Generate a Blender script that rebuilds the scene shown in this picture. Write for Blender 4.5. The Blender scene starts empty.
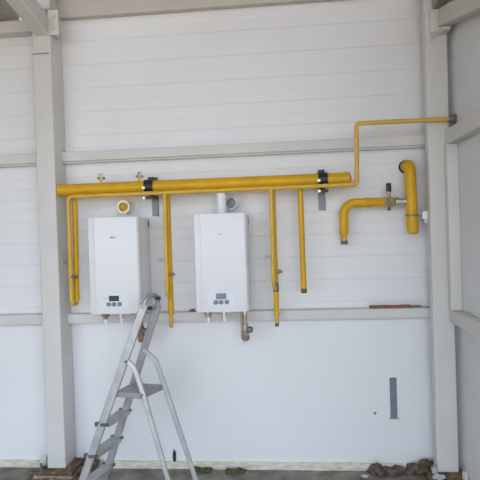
import bpy, bmesh, math, random
from mathutils import Vector, Matrix, noise
random.seed(7)
PI = math.pi
SC = bpy.context.scene
COL = SC.collection

# ------------------------------------------------------------------ materials
def mat(name, col, rough=0.5, metal=0.0, var=0.0, scale=8.0, bump=0.0, bscale=60.0, spec=0.5, col2=None, stretch=None):
    m = bpy.data.materials.new(name); m.use_nodes = True
    nt = m.node_tree; b = nt.nodes['Principled BSDF']
    b.inputs['Roughness'].default_value = rough
    b.inputs['Metallic'].default_value = metal
    b.inputs['Specular IOR Level'].default_value = spec
    tc = nt.nodes.new('ShaderNodeTexCoord')
    src = tc.outputs['Object']
    if stretch:
        mp = nt.nodes.new('ShaderNodeMapping'); mp.inputs['Scale'].default_value = stretch
        nt.links.new(src, mp.inputs['Vector']); src = mp.outputs['Vector']
    c = tuple(col) + (1,)
    if var > 0 or col2:
        n = nt.nodes.new('ShaderNodeTexNoise'); n.inputs['Scale'].default_value = scale
        n.inputs['Detail'].default_value = 5
        nt.links.new(src, n.inputs['Vector'])
        r = nt.nodes.new('ShaderNodeValToRGB')
        r.color_ramp.elements[0].position = 0.35; r.color_ramp.elements[1].position = 0.68
        d = tuple(col2) + (1,) if col2 else tuple(x * (1 - var) for x in col) + (1,)
        r.color_ramp.elements[0].color = d; r.color_ramp.elements[1].color = c
        nt.links.new(n.outputs['Fac'], r.inputs['Fac'])
        nt.links.new(r.outputs['Color'], b.inputs['Base Color'])
    else:
        b.inputs['Base Color'].default_value = c
    if bump > 0:
        n2 = nt.nodes.new('ShaderNodeTexNoise'); n2.inputs['Scale'].default_value = bscale
        n2.inputs['Detail'].default_value = 4
        nt.links.new(src, n2.inputs['Vector'])
        bp = nt.nodes.new('ShaderNodeBump'); bp.inputs['Strength'].default_value = bump
        bp.inputs['Distance'].default_value = 0.01
        nt.links.new(n2.outputs['Fac'], bp.inputs['Height'])
        nt.links.new(bp.outputs['Normal'], b.inputs['Normal'])
    return m

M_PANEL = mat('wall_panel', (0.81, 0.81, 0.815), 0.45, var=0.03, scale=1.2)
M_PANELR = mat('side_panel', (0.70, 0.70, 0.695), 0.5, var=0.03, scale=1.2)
M_STEEL = mat('painted_steel', (0.68, 0.66, 0.625), 0.5, var=0.06, scale=3.0)
M_STEELB = mat('steel_warm_dim', (0.58, 0.54, 0.485), 0.55, var=0.05, scale=2.5)  # same paint as the columns, warm dim light put into the colour
M_ROOF = mat('roof_sheet', (0.30, 0.27, 0.225), 0.6, var=0.1, scale=2)
M_ROOFL = mat('roof_sheet_pale', (0.44, 0.425, 0.40), 0.6, var=0.1, scale=2)
M_BOILER = mat('white_enamel', (0.78, 0.78, 0.79), 0.25, var=0.01, scale=3)
M_PANELGREY = mat('control_grey', (0.76, 0.78, 0.83), 0.35, var=0.02)
M_DISPLAY = mat('display_black', (0.012, 0.014, 0.02), 0.2, var=0.1)
M_KNOB = mat('knob_grey', (0.22, 0.24, 0.28), 0.4, var=0.1)
M_MARK = mat('mark_grey', (0.20, 0.21, 0.24), 0.5, var=0.05)
M_YEL = mat('yellow_paint', (0.76, 0.42, 0.006), 0.36, spec=0.35, var=0.16, scale=6, bump=0.05, bscale=40)
M_YELB = mat('yellow_paint_thin', (0.74, 0.45, 0.06), 0.4, var=0.14, scale=9, bump=0.05, bscale=40)
M_BLACK = mat('black_rubber', (0.018, 0.018, 0.024), 0.45, var=0.3)
M_GALV = mat('galvanised', (0.23, 0.23, 0.245), 0.45, 0.5, var=0.25, scale=18)
M_ZINC = mat('zinc_bolt', (0.75, 0.75, 0.74), 0.3, 0.7, var=0.1)
M_BRASS = mat('brass', (0.58, 0.44, 0.24), 0.35, 0.7, var=0.3, scale=25)
M_COPPER = mat('copper', (0.36, 0.22, 0.17), 0.42, 0.4, var=0.35, scale=25)
M_DULL = mat('dull_brass', (0.50, 0.41, 0.31), 0.4, 0.5, var=0.35, scale=30)
M_CHROME = mat('chrome', (0.72, 0.70, 0.64), 0.18, 0.95, var=0.1)
M_WHITEP = mat('white_plastic', (0.84, 0.84, 0.84), 0.35, var=0.03)
M_WHITEC = mat('white_gloss', (0.92, 0.92, 0.90), 0.12)
M_FOAM = mat('foam_yellow', (0.62, 0.42, 0.10), 0.7, var=0.5, scale=40, bump=0.5)
M_DARK = mat('dark_inside', (0.03, 0.025, 0.02), 0.8, var=0.3)
M_RUST = mat('rust', (0.30, 0.13, 0.055), 0.85, scale=30, col2=(0.17, 0.08, 0.04), bump=0.4)
M_RED = mat('red_oxide', (0.33, 0.09, 0.06), 0.6, var=0.3)
M_ALU = mat('aluminium', (0.50, 0.495, 0.49), 0.42, 0.45, var=0.22, scale=14, bump=0.08)
M_ALUD = mat('aluminium_tread', (0.46, 0.46, 0.465), 0.45, 0.5, var=0.2, scale=20, bump=0.2)
M_GREYP = mat('grey_plastic', (0.13, 0.135, 0.145), 0.5, var=0.2)
M_HOOP = mat('hoop_grey', (0.42, 0.42, 0.42), 0.35, 0.5, var=0.25, scale=25)
M_CREAM = mat('plinth_foam', (0.80, 0.76, 0.65), 0.85, scale=14, col2=(0.58, 0.54, 0.43), bump=0.5, stretch=(1, 1, 3))
M_FLOOR = mat('wet_concrete', (0.33, 0.30, 0.265), 0.6, scale=7, col2=(0.15, 0.135, 0.115), bump=0.5, bscale=30)
M_YARD = mat('yard_ground', (0.48, 0.385, 0.285), 0.9, var=0.2, scale=0.6)
M_SOIL = mat('soil', (0.23, 0.18, 0.115), 0.95, scale=26, col2=(0.06, 0.05, 0.032), bump=0.9, bscale=50)
M_SOILR = mat('rusty_soil', (0.27, 0.165, 0.09), 0.95, scale=25, col2=(0.06, 0.04, 0.027), bump=0.9, bscale=50)
M_STONE = mat('pale_stone', (0.62, 0.61, 0.58), 0.9, var=0.3, scale=20, bump=0.4)
M_GROUT = mat('grout', (0.40, 0.35, 0.28), 0.95, scale=20, col2=(0.2, 0.16, 0.12), bump=0.5)
M_STRIP = mat('grey_strip', (0.20, 0.225, 0.25), 0.5, var=0.15, scale=10)
M_MOSS = mat('moss', (0.12, 0.13, 0.05), 0.95, scale=40, col2=(0.07, 0.06, 0.035), bump=0.8)

# ------------------------------------------------------------------ helpers
def obj(name, bm, m, parent=None, smooth=True):
    me = bpy.data.meshes.new(name)
    bmesh.ops.recalc_face_normals(bm, faces=bm.faces[:])
    if parent is not None:
        off = Vector((0, 0, 0)); p = parent
        while p is not None:
            off += p.location; p = p.parent
        bmesh.ops.translate(bm, verts=bm.verts[:], vec=-off)
    bm.to_mesh(me); bm.free()
    o = bpy.data.objects.new(name, me); COL.objects.link(o)
    if parent is not None: o.parent = parent
    me.materials.append(m)
    if smooth:
        me.polygons.foreach_set('use_smooth', [True] * len(me.polygons))
        try: me.set_sharp_from_angle(angle=math.radians(38))
        except Exception: pass
    return o

def tag(o, label, cat, group=None, kind=None):
    if label: o['label'] = label
    if cat: o['category'] = cat
    if group: o['group'] = group
    if kind: o['kind'] = kind
    return o

def thing(name, label, cat, loc, group=None):
    o = bpy.data.objects.new(name, None); COL.objects.link(o)
    o.location = loc; o.empty_display_size = 0.1
    return tag(o, label, cat, group)

def struct(name, bm, m, label=None, smooth=True):
    o = obj(name, bm, m, None, smooth); o['kind'] = 'structure'
    if label: o['label'] = label
    return o

def NB(): return bmesh.new()

def box(bm, a, b, bev=0.0, seg=2):
    c = [(a[i] + b[i]) / 2 for i in range(3)]; s = [abs(b[i] - a[i]) for i in range(3)]
    t = bmesh.new()
    r = bmesh.ops.create_cube(t, size=1.0)
    bmesh.ops.scale(t, vec=s, verts=t.verts[:])
    if bev > 0:
        bmesh.ops.bevel(t, geom=t.edges[:], offset=bev, segments=seg, profile=0.6, affect='EDGES')
    bmesh.ops.translate(t, vec=c, verts=t.verts[:])
    merge(bm, t)

def merge(bm, t):
    me = bpy.data.meshes.new('tmp'); t.to_mesh(me); t.free()
    bm.from_mesh(me); bpy.data.meshes.remove(me)

def fillet(pts, r, n=7):
    pts = [Vector(p) for p in pts]; out = [pts[0]]
    for i in range(1, len(pts) - 1):
        a, p, b = pts[i - 1], pts[i], pts[i + 1]
        u = (a - p); v = (b - p); lu, lv = u.length, v.length
        u.normalize(); v.normalize()
        ang = u.angle(v)
        if ang > PI - 0.02: out.append(p); continue
        d = min(r / math.tan(ang / 2), lu * 0.49, lv * 0.49)
        rr = d * math.tan(ang / 2)
        bis = (u + v).normalized(); cen = p + bis * (rr / math.sin(ang / 2))
        s = (p + u * d - cen).normalized(); e = (p + v * d - cen).normalized()
        for k in range(n + 1):
            out.append(cen + s.slerp(e, k / n, s) * rr)
    out.append(pts[-1]); return out

def tube(bm, pts, r, seg=18, caps=True, radii=None, prof=None, up=None):
    """sweep a round (or given 2D) profile along a path"""
    pts = [Vector(p) for p in pts]; n = len(pts)
    tg = []
    for i in range(n):
        if i == 0: t = pts[1] - pts[0]
        elif i == n - 1: t = pts[-1] - pts[-2]
        else: t = (pts[i] - pts[i - 1]).normalized() + (pts[i + 1] - pts[i]).normalized()
        tg.append(t.normalized())
    ref = Vector(up) if up else (Vector((0, 0, 1)) if abs(tg[0].z) < 0.9 else Vector((0, 1, 0)))
    nrm = (ref - tg[0] * ref.dot(tg[0])).normalized()
    rings = []
    for i in range(n):
        if i > 0:
            q = tg[i - 1].rotation_difference(tg[i]); nrm = q @ nrm
            nrm = (nrm - tg[i] * nrm.dot(tg[i])).normalized()
        bn = tg[i].cross(nrm); rr = radii[i] if radii else r
        if prof: ring = [bm.verts.new(pts[i] + bn * a + nrm * b) for a, b in prof]
        else: ring = [bm.verts.new(pts[i] + (bn * math.cos(2 * PI * k / seg) + nrm * math.sin(2 * PI * k / seg)) * rr) for k in range(seg)]
        rings.append(ring)
    m = len(rings[0])
    for i in range(n - 1):
        for k in range(m):
            bm.faces.new((rings[i][k], rings[i][(k + 1) % m], rings[i + 1][(k + 1) % m], rings[i + 1][k]))
    if caps:
        bm.faces.new(rings[0][::-1]); bm.faces.new(rings[-1])
    return bm

def lathe(bm, base, axis, prof, seg=20):
    """prof: list of (distance along axis, radius)"""
    base = Vector(base); axis = Vector(axis).normalized()
    ref = Vector((0, 0, 1)) if abs(axis.z) < 0.9 else Vector((1, 0, 0))
    u = (ref - axis * ref.dot(axis)).normalized(); v = axis.cross(u)
    rings = []
    for d, r in prof:
        rings.append([bm.verts.new(base + axis * d + (u * math.cos(2 * PI * k / seg) + v * math.sin(2 * PI * k / seg)) * max(r, 1e-4)) for k in range(seg)])
    for i in range(len(rings) - 1):
        for k in range(seg):
            bm.faces.new((rings[i][k], rings[i][(k + 1) % seg], rings[i + 1][(k + 1) % seg], rings[i + 1][k]))
    bm.faces.new(rings[0][::-1]); bm.faces.new(rings[-1])
    return bm

def prism_z(bm, poly, z0, z1, bev=0.0):
    t = bmesh.new()
    a = [t.verts.new((x, y, z0)) for x, y in poly]; b = [t.verts.new((x, y, z1)) for x, y in poly]
    n = len(poly)
    for k in range(n): t.faces.new((a[k], a[(k + 1) % n], b[(k + 1) % n], b[k]))
    t.faces.new(a[::-1]); t.faces.new(b)
    bmesh.ops.recalc_face_normals(t, faces=t.faces[:])
    if bev > 0:
        bmesh.ops.bevel(t, geom=t.edges[:], offset=bev, segments=2, profile=0.6, affect='EDGES')
    merge(bm, t)

def rectprof(w, h, ch=0.004):
    a, b = w / 2, h / 2
    return [(a - ch, -b), (a, -b + ch), (a, b - ch), (a - ch, b), (-a + ch, b), (-a, b - ch), (-a, -b + ch), (-a + ch, -b)]

# ------------------------------------------------------------------ setting
def ribbed(axis, x0, x1, z0, z1, zones):
    """sandwich panel with shallow horizontal ribs; front at 0, relief towards the room"""
    prof = []
    for (a, b, pitch, depth) in zones:
        z = a; k = 0
        while z < b - 1e-6:
            d = depth if k % 2 else 0.0
            e = min(z + pitch / 2, b)
            prof += [(z + 0.006, d), (e - 0.006, d)]
            z = e; k += 1
    bm = NB(); front = []; 
    for z, d in prof:
        if axis == 'y': front.append((bm.verts.new((x0, -d, z)), bm.verts.new((x1, -d, z))))
        else: front.append((bm.verts.new((-d, x0, z)), bm.verts.new((-d, x1, z))))
    for i in range(len(front) - 1):
        bm.faces.new((front[i][0], front[i][1], front[i + 1][1], front[i + 1][0]))
    # back side
    def bk(p, zz): return bm.verts.new((p, 0.10, zz)) if axis == 'y' else bm.verts.new((0.10, p, zz))
    c0, c1, c2, c3 = bk(x0, prof[0][0]), bk(x1, prof[0][0]), bk(x1, prof[-1][0]), bk(x0, prof[-1][0])
    bm.faces.new((c0, c3, c2, c1))
    bm.faces.new((front[0][0], c0, c1, front[0][1])); bm.faces.new((front[-1][0], front[-1][1], c2, c3))
    bm.faces.new([f[0] for f in front] + [c3, c0]); bm.faces.new([f[1] for f in front][::-1] + [c1, c2])
    return bm

ZR = [(0.0, 1.2, 0.20, 0.0005), (1.2, 2.46, 0.172, 0.0030), (2.46, 3.76, 0.186, 0.0045)]
struct('wall_back', ribbed('y', -1.755, 1.235, 0, 3.76, ZR), M_PANEL, 'white ribbed sandwich panel wall behind the boilers', False)
ZL = [(0.0, 1.2, 0.20, 0.0005), (1.2, 2.46, 0.172, 0.0030), (2.46, 3.53, 0.186, 0.0045)]
struct('wall_back_left', ribbed('y', -5.0, -1.755, 0, 3.53, ZL), M_PANEL, 'white ribbed panel wall left of the left column', False)
bm = ribbed('x', -3.2, 0.1, 0, 3.76, [(0, 3.76, 0.30, 0.0015)])
bmesh.ops.translate(bm, verts=bm.verts[:], vec=(1.2385, 0, 0))
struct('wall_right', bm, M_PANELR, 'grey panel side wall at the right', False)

def slope_slab(bm, x0, x1, z, th, y1=0.12, y0=-5.4, k=0.20):
    v = [bm.verts.new((x, y, z - k * y + d)) for x in (x0, x1) for y in (y1, y0) for d in (0, th)]
    for q in ((0, 1, 3, 2), (4, 6, 7, 5), (0, 2, 6, 4), (1, 5, 7, 3), (0, 4, 5, 1), (2, 3, 7, 6)): bm.faces.new([v[i] for i in q])
bm = NB(); box(bm, (-5.15, -5.0, 0.001), (-5.0, 0.10, 4.40)); struct('added_wall_left', bm, M_ROOF, None, False)  # out of view, added dark to cut light from the left
bm = NB(); box(bm, (-5, -7.5, -0.12), (1.35, 0.02, 0.0))
struct('floor', bm, M_FLOOR, None, False)
bm = NB(); box(bm, (-60, -80, -0.30), (60, 60, -0.121))
struct('ground', bm, M_YARD, None, False)
bm = NB(); slope_slab(bm, -1.88, 1.36, 3.785, 0.06)
struct('ceiling', bm, M_ROOF, None, False)
bm = NB(); slope_slab(bm, -5, -1.83, 3.552, 0.045, -0.092)
for k in range(16):
    x = -4.95 + k * 0.2
    if x < -1.95: slope_slab(bm, x, x + 0.05, 3.540, 0.012, -0.105)
struct('ceiling_left', bm, M_ROOFL, None, False)

bm = NB(); box(bm, (-5, -5.50, 3.75), (1.36, -5.405, 4.95)); struct('trim_17', bm, M_STEELB)   # unseen fascia, added to cut sky light on the upper wall
# plinth strip
def rough_strip(x0, x1, z1, y0, seed):
    bm = NB(); n = int((x1 - x0) / 0.02); rows = []
    for i in range(n + 1):
        x = x0 + (x1 - x0) * i / n
        w = noise.noise((x * 6, seed, 0)) * 0.004; t = noise.noise((x * 9, seed + 4, 0)) * 0.005
        q = noise.noise((x * 12, seed + 9, 3)) * 0.004
        rows.append([bm.verts.new(p) for p in ((x, 0.0, 0.0), (x, y0 + w, 0.0), (x, y0 - 0.002 + q, 0.03), (x, y0 + w * .5, z1 + t - 0.004), (x, y0 + 0.005, z1 + t), (x, 0.0, z1 + t))])
    for a, b in zip(rows, rows[1:]):
        for k in range(6): bm.faces.new((a[k], a[(k + 1) % 6], b[(k + 1) % 6], b[k]))
    bm.faces.new(rows[0]); bm.faces.new(rows[-1][::-1])
    return bm
struct('baseboard_back', rough_strip(-5, 1.235, 0.056, -0.018, 1.0), M_CREAM, 'cream foam strip along the foot of the wall')

def column(x0, x1, z0, z1, n, label, back=-0.0055):
    bm = NB(); box(bm, (x0, -0.20, z0), (x1, back, z1), 0.008, 3)
    return struct('trim_%d' % n, bm, M_STEEL, label)
column(-1.830, -1.686, 0.085, 3.40, 1, 'grey painted steel column at the left')
column(1.055, 1.203, 0.085, 3.78, 2, 'grey painted steel column in the right corner', -0.118)
def rail(x0, x1, z0, z1, n, y0=-0.075, m=M_STEEL):
    pf = [(-0.0055, z0), (-0.048, z0), (-0.048, z0 + 0.013), (y0, z0 + 0.013), (y0, z1 - 0.004), (y0 + 0.004, z1), (-0.0055, z1)]
    bm = NB(); A = [bm.verts.new((x0, y, z)) for y, z in pf]; B = [bm.verts.new((x1, y, z)) for y, z in pf]; k = len(pf)
    for i in range(k): bm.faces.new((A[i], A[(i + 1) % k], B[(i + 1) % k], B[i]))
    bm.faces.new(A[::-1]); bm.faces.new(B)
    return struct('trim_%d' % n, bm, m, None, False)
rail(-1.685, 1.150, 2.422, 2.508, 3); rail(-1.685, 1.150, 1.157, 1.237, 4)
rail(-5, -1.831, 2.420, 2.511, 5); rail(-5, -1.831, 1.153, 1.240, 6)
# rails, post on the side wall
bm = NB(); box(bm, (1.166, -3.2, 2.402), (1.2365, -0.205, 2.505), 0.008, 2); struct('trim_7', bm, M_STEEL)
bm = NB(); box(bm, (1.166, -3.2, 1.155), (1.2365, -0.205, 1.243), 0.008, 2); struct('trim_8', bm, M_STEEL)
bm = NB(); box(bm, (1.160, -0.262, 1.244), (1.2365, -0.206, 2.401), 0.005, 2); struct('trim_9', bm, M_STEEL)
# head beams and roof members
bm = NB(); box(bm, (-1.685, -0.060, 3.556), (1.2, -0.0055, 3.785), 0.006, 2); struct('trim_10', bm, M_STEELB, 'warm-shaded steel head beam along the top of the wall')
bm = NB(); box(bm, (-5, -0.10, 3.455), (-1.831, -0.0055, 3.545), 0.006, 2); struct('trim_11', bm, M_STEEL)
bm = NB(); tube(bm, [(-1.748, -0.02, 3.404), (-1.748, -5.3, 4.48)], 0, prof=rectprof(0.108, 0.15, 0.006), up=(0, 0, 1)); struct('trim_12', bm, M_STEEL)
bm = NB(); box(bm, (-1.88, -0.190, 3.57), (-1.686, -0.0035, 3.80), 0.006, 2); struct('trim_16', bm, M_STEELB)
bm = NB()   # rafter at the right column
tube(bm, [(1.142, -0.201, 3.425), (1.142, -5.3, 4.45)], 0, prof=rectprof(0.075, 0.15, 0.006), up=(0, 0, 1)); struct('trim_13', bm, M_ROOF)
bm = NB()   # sloping beam beside the side wall
tube(bm, [(1.186, -0.240, 3.285), (1.186, -2.6, 2.63)], 0, prof=rectprof(0.095, 0.122, 0.006), up=(0, 0, 1))
struct('trim_14', bm, M_STEELB)
bm = NB(); box(bm, (-5, -0.09, 3.546), (-1.985, 0.10, 3.60)); struct('trim_15', bm, M_ROOF)

# bolted plates on the columns
def bolts(parent, pts, ax=(0, -1, 0), r=0.016):
    for p in pts:
        b = NB(); lathe(b, p, ax, [(0, r), (0.010, r), (0.012, r * .75)], 6); obj('bolt', b, M_STEEL, parent, False)
t = thing('bolted_plate', 'small pale steel plate with two bolts at the top of the left column', 'bracket', (-1.652, -0.20, 3.36))
bm = NB(); box(bm, (-1.693, -0.214, 3.362), (-1.613, -0.2005, 3.548), 0.003); obj('plate', bm, M_STEEL, t)
bolts(t, [(-1.653, -0.214, 3.41), (-1.653, -0.214, 3.50)])
bm = NB(); box(bm, (-1.686, -0.199, 3.37), (-1.66, -0.10, 3.49)); obj('cleat', bm, M_STEELB, t)
t = thing('bolted_plate', 'pale end plate fixing the sloping beam to the right column', 'bracket', (1.12, -0.2, 3.13))
bm = NB(); box(bm, (1.085, -0.222, 3.195), (1.160, -0.2015, 3.350), 0.003); obj('plate', bm, M_STEEL, t)
bm = NB(); box(bm, (1.14, -0.30, 3.178), (1.20, -0.2015, 3.200), 0.003); obj('seat_angle', bm, M_STEEL, t)
bm = NB()
a = [(1.092, -0.204, 3.194), (1.150, -0.204, 3.194), (1.092, -0.204, 3.13)]
v = [bm.verts.new(p) for p in a] + [bm.verts.new((p[0], p[1] - .012, p[2])) for p in a]
bm.faces.new(v[:3]); bm.faces.new(v[3:]); 
for i in range(3): bm.faces.new((v[i], v[(i + 1) % 3], v[3 + (i + 1) % 3], v[3 + i]))
obj('gusset', bm, M_STEELB, t, False)
# weld seam across the left column
bm = NB(); box(bm, (-1.8295, -0.2035, 3.228), (-1.70, -0.2003, 3.236), 0.001)
struct('trim_18', bm, M_GALV, 'thin grey weld line across the top of the left column')

# ------------------------------------------------------------------ boilers
def small_fitting(x, y, z, parent, body, tip, name='pipe_fitting', side=True):
    b = NB(); lathe(b, (x, y, z), (0, 0, -1), [(0, 0.014), (0.018, 0.014), (0.019, 0.024), (0.045, 0.024), (0.047, 0.017), (0.062, 0.017)], 10)
    if side: lathe(b, (x - 0.03, y, z - 0.032), (1, 0, 0), [(0, 0.010), (0.06, 0.010)], 8)
    f = obj(name, b, body, parent, False)
    b = NB(); lathe(b, (x + 0.004, y, z - 0.062), (0, 0, -1), [(0, 0.016), (0.03, 0.016), (0.045, 0.010)], 12)
    obj('cap', b, tip, f)
    return f

def boiler(x0, label, flue, marks, disp, body1):
    W, D0, D1 = 0.378, -0.018, -0.33
    x1 = x0 + W; z0, z1 = 1.275, 1.973
    t = thing('wall_mounted_boiler', label, 'boiler', (x0 + W / 2, -0.02, z0), 'white gas boilers on the wall')
    bm = NB(); box(bm, (x0 + 0.004, -0.268, z0 + 0.006), (x1 - 0.004, D0, z1 - 0.002), 0.006); obj('casing', bm, M_BOILER, t)
    bm = NB()
    poly = [(x0, -0.2685), (x0, -0.305), (x0 + 0.005, -0.325), (x0 + 0.045, -0.3285), (x0 + 0.051, -0.332), (x1 - 0.014, -0.332), (x1 - 0.003, -0.322), (x1, -0.305), (x1, -0.2685)]
    prism_z(bm, poly, z0, z1, 0.0025); cov = obj('front_cover', bm, M_BOILER, t)
    # control panel
    cx0, cx1, cz0, cz1 = x0 + 0.086, x0 + 0.292, z0 + 0.045, z0 + 0.148
    bm = NB(); box(bm, (cx0, -0.3345, cz0), (cx1, -0.3325, cz1), 0.0008, 1); cp = obj('control_panel', bm, M_PANELGREY, t)
    dx = x0 + 0.184
    bm = NB(); box(bm, (dx - 0.037, -0.3365, cz1 - 0.055), (dx + 0.037, -0.3348, cz1 - 0.015), 0.0006, 1)
    d = obj('display', bm, disp, cp); 
    for k, ox in enumerate((-0.038, 0.0, 0.042)):
        bm = NB(); lathe(bm, (dx + ox - 0.002, -0.3347, cz0 + 0.026), (0, -1, 0), [(0, 0.0165), (0.010, 0.0155), (0.013, 0.012)], 18)
        obj('knob', bm, M_KNOB, cp)
    bm = NB()
    for k in range(3): box(bm, (cx0 + 0.018 + k * 0.010, -0.3353, cz1 - 0.035), (cx0 + 0.024 + k * 0.010, -0.3347, cz1 - 0.029))
    obj('panel_marks', bm, M_PANELGREY if disp is M_KNOB else M_KNOB, cp, False)
    # small maker's mark near the top
    bm = NB()
    for (ax, az, bx, bz) in marks:
        box(bm, (x0 + ax, -0.3332, z1 + az), (x0 + bx, -0.3322, z1 + bz))
    obj('mark', bm, M_MARK if disp is not M_KNOB else M_KNOB, t, False)
    # side latch slot at the back edge
    bm = NB(); box(bm, (x1 - 0.0045, -0.050, z1 - 0.075), (x1 - 0.0025, -0.030, z1 - 0.030), 0); obj('side_slot', bm, M_DARK, t, False)
    # wall hanging strip
    bm = NB(); box(bm, (x0 + 0.05, -0.0178, z0 + 0.08), (x1 - 0.05, -0.0065, z1 - 0.06)); obj('mounting_plate', bm, M_GALV, t, False)
    # connections below
    small_fitting(x0 + 0.066, -0.20, z0 + 0.005, t, body1, M_WHITEP)
    f = small_fitting(x0 + 0.185, -0.19, z0 + 0.005, t, M_ZINC, M_WHITEP, side=False)
    b = NB(); lathe(b, (x0 + 0.275, -0.20, z0 + 0.005), (0, 0, -1), [(0, 0.020), (0.018, 0.020), (0.019, 0.013), (0.028, 0.013)], 12); obj('blank_plug', b, M_GREYP, t, False)
    b = NB(); tube(b, fillet([(x0 + 0.185, -0.19, z0 - 0.030), (x0 + 0.225, -0.19, z0 - 0.028), (x0 + 0.262, -0.20, z0 - 0.012)], 0.02), 0.007, 10); obj('link_pipe', b, M_ZINC, t)
    gx = x0 + 0.338
    b = NB(); lathe(b, (gx, -0.20, z0 + 0.006), (0, 0, -1), [(0, 0.024), (0.032, 0.024), (0.034, 0.016), (0.05, 0.016)], 14); nut = obj('union_nut', b, M_CHROME, t, False)
    b = NB(); lathe(b, (gx, -0.20, z0 - 0.044), (0, 0, -1), [(0, 0.015), (0.07, 0.015), (0.071, 0.020), (0.092, 0.022), (0.094, 0.018), (0.125, 0.018), (0.127, 0.027), (0.165, 0.027), (0.167, 0.02), (0.19, 0.02)], 12)
    tube(b, [(gx - 0.026, -0.19, z0 + 0.004), (gx - 0.026, -0.19, z0 - 0.21)], 0.008, 10)
    gv = obj('gas_valve', b, M_DULL if flue else M_COPPER, t, False)
    b = NB(); lathe(b, (gx, -0.205, z0 - 0.150), (1, -0.3, 0), [(0, 0.011), (0.026, 0.011), (0.028, 0.024), (0.052, 0.022)], 12); obj('valve_handle', b, M_GALV, gv, False)
    b = NB(); lathe(b, (gx, -0.20, z0 - 0.196), (0, 0, -1), [(0, 0.029), (0.03, 0.029), (0.036, 0.02)], 8); obj('end_nut', b, M_COPPER, gv, False)
    b = NB(); lathe(b, (gx + 0.002, -0.20, z0 - 0.232), (0, 0, -1), [(0, 0.015), (0.03, 0.013)], 12); obj('cap', b, M_WHITEP, gv)
    if flue:
        fx = x0 + 0.188
        b = NB(); lathe(b, (fx, -0.17, z1 - 0.002), (0, 0, 1), [(0, 0.046), (0.012, 0.046), (0.013, 0.036), (0.140, 0.036), (0.141, 0.039), (0.158, 0.039)], 24)
        obj('flue_pipe', b, M_WHITEP, t)
    return t

marks1 = [(0.170, -0.150, 0.178, -0.138), (0.179, -0.153, 0.183, -0.142), (0.188, -0.152, 0.196, -0.139), (0.200, -0.150, 0.205, -0.140), (0.211, -0.149, 0.214, -0.145), (0.211, -0.142, 0.214, -0.138), (0.176, -0.137, 0.181, -0.134), (0.190, -0.137, 0.197, -0.134)]
marks2 = [(0.172, -0.150, 0.178, -0.146), (0.181, -0.152, 0.186, -0.143), (0.189, -0.150, 0.197, -0.146)]
boiler(-1.398, 'left white wall boiler with a dark display, partly behind the stepladder top', False, marks1, M_DISPLAY, M_COPPER)
boiler(-0.620, 'right white wall boiler with a white flue stub on top', True, marks2, M_KNOB, M_BRASS)

# flue sleeves in the wall
t = thing('flue_sleeve', 'round wall sleeve with yellow foam and shiny collar above the left boiler', 'flue', (-1.21, -0.004, 2.066))
bm = NB(); lathe(bm, (-1.176, -0.001, 2.058), (0, -1, 0), [(0, 0.060), (0.012, 0.060), (0.016, 0.052), (0.016, 0.02)], 28); obj('rosette', bm, M_WHITEP, t)
bm = NB()
def hollow(bm, base, axis, R, r, L, seg=28):
    lathe(bm, base, axis, [(0, R), (L, R), (L, r), (L * 0.15, r), (L * 0.15, 0.001)], seg)
hollow(bm, (-1.183, -0.018, 2.058), (0, -1, 0), 0.047, 0.040, 0.110); obj('pipe_end', bm, M_WHITEC, t)
bm = NB(); hollow(bm, (-1.183, -0.1285, 2.058), (0, -1, 0), 0.050, 0.036, 0.022); obj('rim', bm, M_BRASS, t)
bm = NB(); lathe(bm, (-1.183, -0.136, 2.058), (0, -1, 0), [(0, 0.034), (0.006, 0.034), (0.011, 0.026), (0.013, 0.012)], 20); obj('foam_plug', bm, M_FOAM, t)
t = thing('flue_sleeve', 'white open pipe end in the wall beside the flue stub of the right boiler', 'flue', (-0.365, -0.004, 2.06))
bm = NB(); hollow(bm, (-0.368, -0.001, 2.058), (0, -1, 0), 0.046, 0.040, 0.120); obj('pipe_end', bm, M_WHITEP, t)
bm = NB(); lathe(bm, (-0.368, -0.0195, 2.058), (0, -1, 0), [(0, 0.039), (0.045, 0.039)], 24); obj('inner_shade', bm, M_GALV, t)  # grey disc, shade inside the open pipe put into colour

# ------------------------------------------------------------------ gas pipework
MY, MZ, MR = -0.17, 2.2007, 0.044
t = thing('gas_manifold', 'thick horizontal yellow gas pipe with four drops above the boilers', 'gas pipe', (-0.58, MY, MZ))
bm = NB(); lathe(bm, (-1.682, MY, MZ), (1, 0, 0), [(0, 0.020), (0.003, 0.036), (0.010, MR), (2.150, MR)], 28); obj('header_pipe', bm, M_YEL, t)
bm = NB(); lathe(bm, (0.4685, MY, MZ), (1, 0, 0), [(0, MR), (0.002, MR + .0015), (0.030, MR + .0015), (0.042, 0.036), (0.048, 0.02)], 28); obj('end_cap', bm, M_YEL, t)
for nx in (-1.343, -1.045):
    bm = NB(); lathe(bm, (nx, MY, MZ + MR - 0.004), (0, 0, 1), [(0, 0.009), (0.030, 0.009)], 10); st = obj('vent_stub', bm, M_YELB, t)
    bm = NB(); lathe(bm, (nx, MY, MZ + MR + 0.024), (0, 0, 1), [(0, 0.015), (0.018, 0.015), (0.019, 0.010), (0.034, 0.010), (0.035, 0.014), (0.046, 0.014)], 8)
    lathe(bm, (nx - 0.026, MY, MZ + MR + 0.034), (1, 0, 0), [(0, 0.010), (0.056, 0.010)], 8)
    obj('bleed_valve', bm, M_BRASS, st, False)
zt = MZ - MR + 0.006
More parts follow.
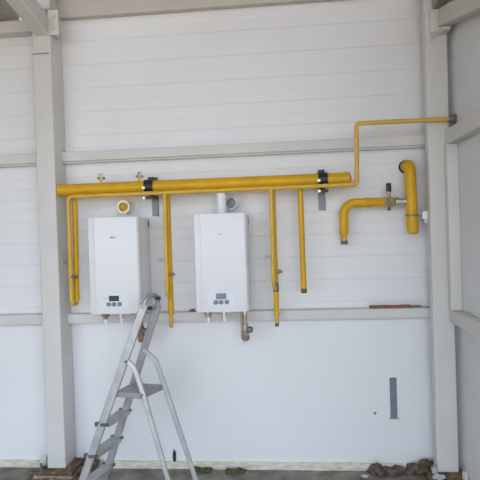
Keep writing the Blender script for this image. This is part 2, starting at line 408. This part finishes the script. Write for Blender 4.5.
def drop(pts, r, tip=None, tipmat=None, band=None):
    bm = NB(); tube(bm, pts, r, 18); d = obj('drop_pipe', bm, M_YEL, t)
    p = Vector(pts[-1])
    if tip:
        bm = NB(); lathe(bm, p + Vector((0, 0, 0.001)), (0, 0, -1), [(0, r * 1.12), (0.02, r * 1.12), (0.024, tip[1]), (tip[0] - 0.012, tip[1]), (tip[0], tip[1] * .8)], 16); e = obj('pipe_tip', bm, M_YELB, d)
        if tipmat:
            bm = NB(); lathe(bm, p - Vector((0, 0, tip[0] + 0.0005)), (0, 0, -1), [(0, tip[1] * 1.05), (0.022, tip[1] * 1.05)], 14); obj('plug', bm, tipmat, d)
    elif tipmat:
        bm = NB(); lathe(bm, p - Vector((0, 0, 0.0005)), (0, 0, -1), [(0, r * 1.06), (0.028, r * 1.02), (0.034, r * .8)], 16); obj('plug', bm, tipmat, d)
    if band:
        bm = NB(); lathe(bm, (band[0], MY, band[1]), (0, 0, -1), [(0, r * 1.05), (0.003, r * 1.15), (0.068, r * 1.15), (0.071, r * 1.05)], 16); obj('thread_joint', bm, M_GALV, d)
    return d
drop([(-1.553, MY, zt), (-1.564, MY, 1.40), (-1.564, MY, 1.365)], 0.021)
drop([(-0.838, MY, zt), (-0.838, MY, 1.262)], 0.022, (0.125, 0.015))
drop([(-0.050, MY, zt), (-0.050, MY, 1.235)], 0.019, (0.075, 0.014), M_GREYP, (-0.050, 1.463))
drop([(0.148, MY, zt), (0.153, MY, 1.412)], 0.021, None, M_RUST)

VY, VZ, VR = -0.228, 2.143, 0.0155
t = thing('vent_pipe', 'thin yellow pipe under the thick one, rising and running to the right wall', 'gas pipe', (0, VY, VZ))
bm = NB()
tube(bm, fillet([(-1.564, MY, 1.364), (-1.564, MY - 0.004, 1.335), (-1.578, VY, 1.335), (-1.578, VY, VZ), (0.548, VY, VZ + 0.006), (0.556, VY, 2.580), (1.228, VY, 2.578)], 0.030, 9), VR, 16)
obj('pipe', bm, M_YELB, t)
bm = NB(); lathe(bm, (1.2345, VY, 2.578), (-1, 0, 0), [(0, 0.034), (0.012, 0.034), (0.014, 0.024), (0.045, 0.022)], 18); obj('wall_sleeve', bm, M_GALV, t)
def tiny_valve(x, y, z, parent, sx, m1, m2):
    bm = NB(); lathe(bm, (x, y, z), (sx, -0.35, 0), [(0, 0.010), (0.024, 0.010), (0.025, 0.015), (0.040, 0.015)], 8); v = obj('bleed_valve', bm, m1, parent, False)
    bm = NB(); d = Vector((sx, -0.35, 0)).normalized(); lathe(bm, Vector((x, y, z)) + d * 0.0402, d, [(0, 0.010), (0.014, 0.012), (0.018, 0.008)], 8); obj('valve_cap', bm, m2, v, False)
for i, (bx, zb) in enumerate(((-0.848, 1.40), (-0.066, 1.46))):
    bm = NB(); tube(bm, fillet([(bx + 0.004, VY, VZ + 0.002), (bx, VY, zb), (bx + 0.012, MY - 0.015, zb - 0.05)], 0.02), 0.0145, 14); br = obj('branch_pipe', bm, M_YELB, t)
    tiny_valve(bx - 0.006, VY, 1.655, br, -0.7, M_ZINC, M_ZINC)
    tiny_valve(bx + 0.010, VY, 1.545, br, 1.0, M_BRASS, M_BRASS)
tiny_valve(-1.590, VY, 1.655, t, -1.0, M_BRASS, M_ZINC)
tiny_valve(-1.572, VY - 0.006, 1.545, t, 1.0, M_COPPER, M_GALV)

def bracket(px, bx, label, z0=1.985):
    t = thing('pipe_bracket', label, 'bracket', (px, -0.004, 2.1), 'brackets holding the thick yellow pipe')
    bm = NB(); box(bm, (px - 0.026, -0.012, z0), (px + 0.026, -0.003, 2.29), 0.002, 1); obj('wall_plate', bm, M_GALV, t)
    bm = NB(); box(bm, (bx - 0.024, -0.128, 2.252), (bx + 0.020, -0.011, 2.278), 0.002, 1); obj('arm', bm, M_BLACK, t)
    bm = NB(); box(bm, (bx - 0.024, -0.118, 2.118), (bx + 0.020, -0.011, 2.140), 0.002, 1); obj('arm', bm, M_BLACK, t)
    bm = NB()   # band round the pipe
    seg = 28; w = 0.034; R0, R1 = MR + 0.0008, MR + 0.008
    rg = []
    for k in range(seg):
        a = 2 * PI * k / seg; ca, sa = math.cos(a), math.sin(a)
        rg.append([bm.verts.new((bx + s * w, MY + r * ca, MZ + r * sa)) for s, r in ((-1, R0), (1, R0), (1, R1), (-1, R1))])
    for k in range(seg):
        a, b = rg[k], rg[(k + 1) % seg]
        for j in range(4): bm.faces.new((a[j], b[j], b[(j + 1) % 4], a[(j + 1) % 4]))
    obj('clamp_band', bm, M_BLACK, t)
    for sz in (2.188, 2.112):
        bm = NB(); lathe(bm, (bx - 0.030, MY - MR - 0.006, sz), (0, -1, 0), [(0, 0.012), (0.012, 0.012), (0.013, 0.007), (0.022, 0.007)], 6); obj('bolt', bm, M_ZINC, t, False)
    bm = NB(); box(bm, (bx - 0.040, MY - MR - 0.012, 2.105), (bx + 0.034, MY - MR + 0.03, 2.124), 0.002, 1); obj('lower_lug', bm, M_BLACK, t)
    return t
bracket(-0.974, -0.970, 'black clamp with grey wall plate on the thick yellow pipe, between the boilers')
bracket(0.318, 0.312, 'black clamp with grey wall plate near the capped right end of the thick yellow pipe')

# gas inlet at the right
IY = -0.12
t = thing('gas_inlet_pipe', 'yellow gas inlet pipe with elbow, black-levered valve and upright riser by the right column', 'gas pipe', (0.95, IY, 2.02))
bm = NB(); tube(bm, fillet([(0.461, IY, 1.800), (0.464, IY, 2.026), (0.752, IY, 2.024)], 0.085, 12), 0.033, 24); el = obj('elbow_pipe', bm, M_YEL, t)
bm = NB(); lathe(bm, (0.461, IY, 1.801), (0, 0, -1), [(0, 0.033), (0.014, 0.024), (0.050, 0.023)], 20); nk = obj('neck', bm, M_YELB, el)
bm = NB(); lathe(bm, (0.461, IY, 1.7505), (0, 0, -1), [(0, 0.026), (0.028, 0.026), (0.029, 0.018)], 16); obj('thread_end', bm, M_GREYP, el)
bm = NB(); lathe(bm, (0.632, IY, 2.0245), (1, 0, 0), [(0, 0.0335), (0.001, 0.039), (0.010, 0.039), (0.011, 0.0335)], 24); obj('weld_ring', bm, M_YEL, el)
bm = NB()
lathe(bm, (0.752, IY, 2.023), (1, 0, 0), [(0, 0.036), (0.018, 0.036), (0.019, 0.030), (0.03, 0.030), (0.038, 0.038), (0.064, 0.038), (0.072, 0.030), (0.08, 0.030)], 8)
vb = obj('ball_valve', bm, M_BRASS, t, False)
bm = NB(); lathe(bm, (0.8325, IY, 2.023), (1, 0, 0), [(0, 0.032), (0.022, 0.032), (0.023, 0.024), (0.066, 0.024), (0.067, 0.030), (0.078, 0.030)], 14); obj('union', bm, M_CHROME, t, False)
bm = NB(); lathe(bm, (0.789, IY, 2.058), (0, 0, 1), [(0, 0.012), (0.030, 0.012), (0.031, 0.017), (0.038, 0.017)], 12); obj('stem', bm, M_BRASS, vb, False)
bm = NB(); box(bm, (0.772, IY - 0.012, 2.094), (0.808, IY + 0.008, 2.160), 0.006, 2); obj('lever', bm, M_BLACK, vb)
bm = NB(); lathe(bm, (0.789, IY, 1.987), (0, 0, -1), [(0, 0.010), (0.014, 0.010), (0.015, 0.016), (0.026, 0.014)], 8); obj('drain_plug', bm, M_GREYP, vb, False)
bm = NB()
tube(bm, fillet([(0.942, -0.010, 2.287), (0.944, IY, 2.290), (0.953, IY, 1.795)], 0.055, 12), 0.041, 26)
rs = obj('riser', bm, M_YEL, t)
bm = NB(); lathe(bm, (0.953, IY, 1.8), (-0.018, 0, -1), [(0, 0.0415), (0.008, 0.040), (0.014, 0.030), (0.016, 0.01)], 26); obj('end_cap', bm, M_YEL, rs)
bm = NB(); lathe(bm, (0.9125, IY, 2.0225), (1, 0, 0), [(0, 0.034), (0.02, 0.034)], 24); obj('tee_branch', bm, M_YEL, rs)
bm = NB(); lathe(bm, (0.942, -0.0035, 2.287), (0, -1, 0), [(0, 0.049), (0.016, 0.049), (0.018, 0.043)], 26); obj('wall_collar', bm, M_DARK, t)
bm = NB(); lathe(bm, (0.9505, IY, 1.925), (-0.018, 0, -1), [(0, 0.0425), (0.001, 0.047), (0.012, 0.047), (0.013, 0.0425)], 26); cl = obj('pipe_clamp', bm, M_GALV, t)
bm = NB(); tube(bm, [(0.994, IY, 1.918), (1.020, IY, 1.918)], 0.006, 8); obj('clamp_bolt', bm, M_ZINC, cl)
bm = NB(); box(bm, (1.018, IY - 0.026, 1.890), (1.0545, IY + 0.02, 1.945), 0.004); box(bm, (1.036, IY - 0.012, 1.862), (1.0545, IY + 0.01, 1.892), 0.002); obj('clamp_block', bm, M_WHITEP, cl)

# ------------------------------------------------------------------ small things on the wall and rails
t = thing('rusty_bar', 'rusty brown flat bar lying on the lower rail at the right', 'metal bar', (0.8, -0.05, 1.2372))
bm = NB(); n = 24; rows = []
for i in range(n + 1):
    x = 0.643 + (0.944 - 0.643) * i / n; h = 0.020 + noise.noise((x * 14, 2, 0)) * 0.004; w = noise.noise((x * 9, 7, 0)) * 0.003
    rows.append([bm.verts.new(p) for p in ((x, -0.030 + w, 1.2372), (x, -0.068 + w, 1.2372), (x, -0.068 + w, 1.2372 + h), (x, -0.030 + w, 1.2372 + h))])
for a, b in zip(rows, rows[1:]):
    for k in range(4): bm.faces.new((a[k], a[(k + 1) % 4], b[(k + 1) % 4], b[k]))
bm.faces.new(rows[0]); bm.faces.new(rows[-1][::-1])
obj('bar', bm, M_RUST, t)
bm = NB(); lathe(bm, (0.945, -0.050, 1.2475), (1, 0, 0), [(0, 0.007), (0.035, 0.007), (0.036, 0.010), (0.060, 0.010), (0.061, 0.006), (0.075, 0.006)], 10); obj('steel_end', bm, M_GALV, t, False)
bm = NB(); lathe(bm, (-0.722, -0.05, 1.2465), (1, 0, 0), [(0, 0.006), (0.004, 0.009), (0.018, 0.009), (0.019, 0.012), (0.034, 0.012), (0.038, 0.006)], 12)
tag(obj('pipe_plug', bm, M_RED), 'small reddish-brown plug lying on the lower rail left of the right boiler', 'plug')
t = thing('metal_strip', 'upright dark grey metal strip fixed low on the white wall at the right', 'metal strip', (0.808, -0.0015, 0.39))
bm = NB(); box(bm, (0.782, -0.010, 0.398), (0.832, -0.0015, 0.702), 0.0015, 1); obj('strip', bm, M_STRIP, t)
bm = NB(); box(bm, (0.783, -0.0125, 0.694), (0.831, -0.0101, 0.7025)); obj('top_shade', bm, M_GREYP, t, False)  # dark bar, shading at the strip's top put into colour
bm = NB(); box(bm, (0.768, -0.012, 0.389), (0.846, -0.0015, 0.396)); obj('bottom_lip', bm, M_STEELB, t, False)
bm = NB(); lathe(bm, (0.668, -0.001, 0.434), (0, -1, 0), [(0, 0.011), (0.004, 0.011), (0.006, 0.007)], 7)
tag(obj('wall_screw', bm, M_GALV), 'tiny grey screw head on the wall left of the grey metal strip', 'screw')
t = thing('black_peg', 'small black upright peg standing on the cream plinth behind the stepladder', 'peg', (-0.888, -0.011, 0.056))
bm = NB(); lathe(bm, (-0.888, -0.0125, 0.060), (0, 0, 1), [(0, 0.0122), (0.055, 0.0122), (0.058, 0.0115), (0.070, 0.0115), (0.074, 0.006), (0.092, 0.004)], 10); obj('shaft', bm, M_BLACK, t)

# ------------------------------------------------------------------ stepladder
def lerp(a, b, k): return Vector(a) * (1 - k) + Vector(b) * k
NT, NF = Vector((-0.925, -0.560, 1.372)), Vector((-1.447, -0.645, 0.0))
FT, FF = Vector((-0.872, -0.420, 1.347)), Vector((-1.366, -0.305, 0.0))
def on(a, b, z): return a + (b - a) * ((z - a.z) / (b.z - a.z))
t = thing('stepladder', 'grey aluminium stepladder standing open in front of the left boiler', 'stepladder', (-1.05, -0.5, 0))
def stile(a, b):
    d = (b - a).normalized()
    bm = NB(); tube(bm, [a, b + (a - b).normalized() * 0.02], 0, prof=rectprof(0.052, 0.022, 0.004), up=(0, 1, 0))
    s = obj('stile', bm, M_ALU, t)
    f = on(a, b, 0.0)
    bm = NB(); tube(bm, [on(a, b, 0.035), on(a, b, 0.012)], 0, prof=rectprof(0.058, 0.028, 0.004), up=(0, 1, 0))
    box(bm, (f.x - 0.032, f.y - 0.016, 0.0005), (f.x + 0.034, f.y + 0.016, 0.018), 0.003, 1); obj('foot_cap', bm, M_GREYP, s)
    return s
stile(NT, NF); stile(FT, FF)
for z in (0.580, 0.375, 0.168):
    a, b = on(NT, NF, z), on(FT, FF, z)
    w = (b - a).normalized(); u = Vector((w.y, -w.x, 0))
    if u.x < 0: u = -u
    def P(k, s, dz): return a + (b - a) * k + u * s + Vector((0, 0, dz))
    bm = NB(); v = []
    e0, e1 = 0.03, 0.97
    prof = [(-0.040, 0.012), (0.045, 0.012), (0.045, -0.014), (0.038, -0.014), (0.036, 0.002), (-0.030, 0.002), (-0.032, -0.030), (-0.040, -0.030)]
    A = [bm.verts.new(P(e0, s, dz)) for s, dz in prof]; B = [bm.verts.new(P(e1, s, dz)) for s, dz in prof]
    for k in range(8): bm.faces.new((A[k], A[(k + 1) % 8], B[(k + 1) % 8], B[k]))
    bm.faces.new(A[::-1]); bm.faces.new(B)
    st = obj('step', bm, M_ALU, t, False)
    for k0, k1 in ((-0.05, 0.028), (0.972, 1.05)):
        bm = NB(); q = [bm.verts.new(P(k, s, dz)) for k in (k0, k1) for s, dz in ((-0.050, 0.016), (0.048, 0.016), (0.048, 0.0), (-0.050, -0.012))]
        bm.faces.new(q[:4]); bm.faces.new(q[4:][::-1])
        for k in range(4): bm.faces.new((q[k], q[(k + 1) % 4], q[4 + (k + 1) % 4], q[4 + k]))
        obj('end_cap', bm, M_GREYP, st, False)
# platform
pz = 0.795
cs = [(-1.140, -0.582), (-0.935, -0.632), (-0.848, -0.432), (-1.078, -0.388)]
bm = NB(); prism_z(bm, cs, pz - 0.012, pz, 0.003)
cx, cy = sum(c[0] for c in cs) / 4, sum(c[1] for c in cs) / 4
for k in range(4):
    p, q = cs[k], cs[(k + 1) % 4]
    pi = (p[0] + (cx - p[0]) * .05, p[1] + (cy - p[1]) * .05); qi = (q[0] + (cx - q[0]) * .05, q[1] + (cy - q[1]) * .05)
    prism_z(bm, [p, q, qi, pi], pz - 0.035, pz - 0.012, 0.001)
for k in range(1, 9):     # anti-slip ridges
    f = k / 9; a = lerp(cs[0] + (pz,), cs[3] + (pz,), f); b = lerp(cs[1] + (pz,), cs[2] + (pz,), f)
    tube(bm, [a + (b - a) * .04, b - (b - a) * .04], 0.003, 6)
obj('platform', bm, M_ALUD, t)
def rear(pts):
    bm = NB(); tube(bm, fillet(pts, 0.06, 5), 0, prof=rectprof(0.020, 0.032, 0.004), up=(1, 0, 0)); r = obj('rear_leg', bm, M_ALU, t)
    p = Vector(pts[-1]); bm = NB(); box(bm, (p.x - 0.022, p.y - 0.015, 0.0005), (p.x + 0.022, p.y + 0.015, 0.03), 0.003, 1); obj('foot_cap', bm, M_GREYP, r)
rear([(-1.050, -0.604, 1.012), (-0.990, -0.615, 0.962), (-0.930, -0.640, 0.800), (-0.696, -0.715, 0.012)])
rear([(-0.985, -0.412, 1.035), (-0.900, -0.420, 0.962), (-0.846, -0.426, 0.800), (-0.577, -0.512, 0.012)])
bm = NB(); a = Vector((-0.80, -0.683, 0.36)); b = Vector((-0.692, -0.476, 0.36)); 
# top hoop
bm = NB()
tube(bm, fillet([NT + Vector((-0.010, 0, -0.03)), NT + Vector((0.018, 0.004, 0.058)), FT + Vector((0.004, -0.004, 0.070)), FT + Vector((-0.004, 0, -0.02))], 0.05, 8), 0.017, 14)
hp = obj('top_hoop', bm, M_HOOP, t)
bm = NB(); tube(bm, [NT + Vector((-0.012, 0.012, -0.030)), FT + Vector((-0.014, -0.012, -0.02))], 0.012, 12); obj('cross_bar', bm, M_HOOP, t)
bm = NB(); m_ = lerp(NT, FT, 0.48) + Vector((0.0, -0.016, -0.02)); box(bm, m_ - Vector((0.014, 0.010, 0.012)), m_ + Vector((0.014, 0.006, 0.012)), 0.004); obj('hook', bm, M_BLACK, hp)
bm = NB(); m_ = FT + Vector((0.010, -0.024, 0.050)); box(bm, m_ - Vector((0.020, 0.010, 0.010)), m_ + Vector((0.020, 0.006, 0.012)), 0.004); obj('hook', bm, M_BLACK, hp)
for p in ((-1.045, -0.616, 1.005), (-0.938, -0.655, 0.795)):
    bm = NB(); lathe(bm, p, (0.2, -1, 0), [(0, 0.011), (0.006, 0.011), (0.009, 0.006)], 10); obj('rivet', bm, M_GALV, t)

# ------------------------------------------------------------------ ground clutter
def clump(bm, c, s, seed, amp=0.55, sub=3):
    t_ = bmesh.new(); bmesh.ops.create_icosphere(t_, subdivisions=sub, radius=1.0)
    for v in t_.verts:
        d = 1 + amp * noise.noise(v.co * 1.6 + Vector((seed, seed * .7, 0))) + amp * .6 * noise.noise(v.co * 4.5 + Vector((0, seed, 3)))
        v.co = Vector((v.co.x * s[0], v.co.y * s[1], v.co.z * s[2])) * d + Vector(c)
        v.co.z = max(v.co.z, 0.0005); v.co.y = min(v.co.y, -0.006)
    merge(bm, t_)
# soil and footing at the left column
bm = NB(); prism_z(bm, [(-1.90, -0.275), (-1.58, -0.275), (-1.60, -0.03), (-1.90, -0.03)], 0.0005, 0.066, 0.008)
for k in range(16):
    x = random.uniform(-1.95, -1.56); clump(bm, (x, random.uniform(-0.28, -0.18), random.uniform(.01, .05)), (random.uniform(.02, .05), .03, random.uniform(.015, .03)), k)
tag(obj('footing', bm, M_SOILR), 'rusty brown soil-covered footing under the left column', 'footing', None, 'stuff')
t = thing('base_plate', 'rusty base plate under the left column', 'base plate', (-1.757, -0.13, 0.067))
bm = NB(); box(bm, (-1.895, -0.262, 0.0665), (-1.61, -0.02, 0.0845), 0.004); obj('plate', bm, M_SOILR, t)
bm = NB(); box(bm, (-1.90, -0.284, 0.046), (-1.60, -0.20, 0.0660), 0.004); obj('grout', bm, M_GROUT, t)
for x in (-1.865, -1.645):
    bm = NB(); lathe(bm, (x, -0.225, 0.0847), (0, 0, 1), [(0, 0.017), (0.014, 0.017), (0.015, 0.010), (0.05, 0.010)], 6); obj('anchor_bolt', bm, M_GALV, t, False)
bm = NB()
for k in range(22):
    x = random.uniform(-1.60, -1.50); z = max(0.01, 0.10 - abs(x + 1.56) * 0.9) * random.uniform(.3, 1)
    clump(bm, (x, random.uniform(-.16, -.03), z), (random.uniform(.02, .04), .03, random.uniform(.015, .03)), k + 40, sub=2)
tag(obj('soil_heap', bm, M_SOIL), 'heap of brown soil against the wall right of the left column', 'soil', None, 'stuff')
bm = NB(); clump(bm, (-1.88, -0.15, 0.11), (0.026, 0.03, 0.05), 71, .3)
tag(obj('rubble_lump', bm, M_STONE), 'small grey lump of rubble standing left of the left column base', 'stone')
# right
bm = NB(); prism_z(bm, [(0.99, -0.275), (1.234, -0.275), (1.234, -0.03), (1.02, -0.03)], 0.0005, 0.064, 0.008)
for k in range(14):
    clump(bm, (random.uniform(1.0, 1.2), random.uniform(-.28, -.2), random.uniform(.02, .06)), (random.uniform(.02, .045), .03, random.uniform(.012, .025)), k + 90)
tag(obj('footing', bm, M_SOILR), 'rusty brown soil-covered footing under the right corner column', 'footing', None, 'stuff')
t = thing('base_plate', 'rusty base plate under the right corner column', 'base plate', (1.13, -0.13, 0.065))
bm = NB(); box(bm, (1.03, -0.255, 0.0645), (1.232, -0.02, 0.0845), 0.004); obj('plate', bm, M_SOILR, t)
def heap(name, x0, x1, h, label, seed, m=M_SOIL, n=26):
    bm = NB(); rr = random.Random(seed)
    for k in range(n):
        x = rr.uniform(x0, x1); e = min(1, (x - x0 + .03) / .06, (x1 - x + .03) / .06)
        clump(bm, (x, rr.uniform(-.085, -.03), rr.uniform(0.0, h) * e), (rr.uniform(.02, .04), rr.uniform(.02, .035), rr.uniform(.014, .028)), seed + k, sub=2)
    return tag(obj(name, bm, m), label, 'soil', None, 'stuff')
heap('soil_heap', 0.62, 0.73, 0.060, 'crumbly brown soil clump at the wall foot, left one under the grey metal strip', 11)
heap('soil_heap', 0.74, 0.86, 0.032, 'low brown soil ridge at the wall foot directly under the grey metal strip', 31)
heap('soil_heap', 0.895, 0.965, 0.058, 'brown soil clump at the wall foot left of the right column', 51, n=18)
heap('soil_heap', 0.965, 1.05, 0.088, 'tallest brown soil clump, against the side of the right column', 57, n=24)
heap('moss_patch', -0.72, -0.60, 0.008, 'thin mossy dirt on the floor edge left of centre under the wall', 77, M_MOSS, 10)
heap('moss_patch', -0.46, -0.36, 0.010, 'thin mossy dirt on the floor edge under the right boiler', 79, M_MOSS, 10)
bm = NB(); clump(bm, (1.045, -0.262, 0.082), (0.040, 0.022, 0.018), 5, .4); tag(obj('stone', bm, M_STONE), 'flat pale stone in front of the right column base', 'stone')
bm = NB(); clump(bm, (1.030, -0.215, 0.105), (0.020, 0.018, 0.030), 8, .4); tag(obj('stone', bm, M_STONE), 'upright pale stone at the left edge of the right column base', 'stone')
bm = NB(); clump(bm, (0.560, -0.12, 0.012), (0.026, 0.018, 0.014), 15, .4); tag(obj('stone', bm, M_STONE), 'pale pebble on the dark floor left of the soil clumps', 'stone')
bm = NB(); clump(bm, (1.222, -0.27, 0.085), (0.016, 0.04, 0.045), 25, .3); tag(obj('foam_scrap', bm, M_CREAM), 'cream foam scrap in the corner right of the right column base', 'foam')

# ------------------------------------------------------------------ light and camera
w = bpy.data.worlds.new('sky'); SC.world = w; w.use_nodes = True
bg = w.node_tree.nodes['Background']; bg.inputs['Color'].default_value = (0.735, 0.85, 1.0, 1); bg.inputs['Strength'].default_value = 1.0
sd = bpy.data.lights.new('sun', 'SUN'); sd.energy = 2.0; sd.color = (1.0, 0.86, 0.66); sd.angle = math.radians(4)
so = bpy.data.objects.new('sun', sd); COL.objects.link(so)
so.rotation_euler = Vector((-0.25, -0.75, -1.0)).to_track_quat('-Z', 'Y').to_euler()

cd = bpy.data.cameras.new('camera'); cam = bpy.data.objects.new('camera', cd); COL.objects.link(cam)
cd.sensor_width = 36; cd.lens = 36.0; cd.clip_start = 0.05
r = Vector((0.99584789, 0.08526811, -0.03187995)); u = Vector((0.03091637, 0.01259756, 0.99944258)); f = Vector((-0.08562219, 0.9962784, -0.00990908))
m = Matrix((r, u, -f)).transposed().to_4x4(); m.translation = Vector((0, -3.7, 1.81485))
cam.matrix_world = m
SC.camera = cam
SC.view_settings.view_transform = 'Standard'; SC.view_settings.look = 'None'
SC.view_settings.gamma = 1.0; SC.view_settings.use_curve_mapping = False
SC.view_settings.exposure = 1.88
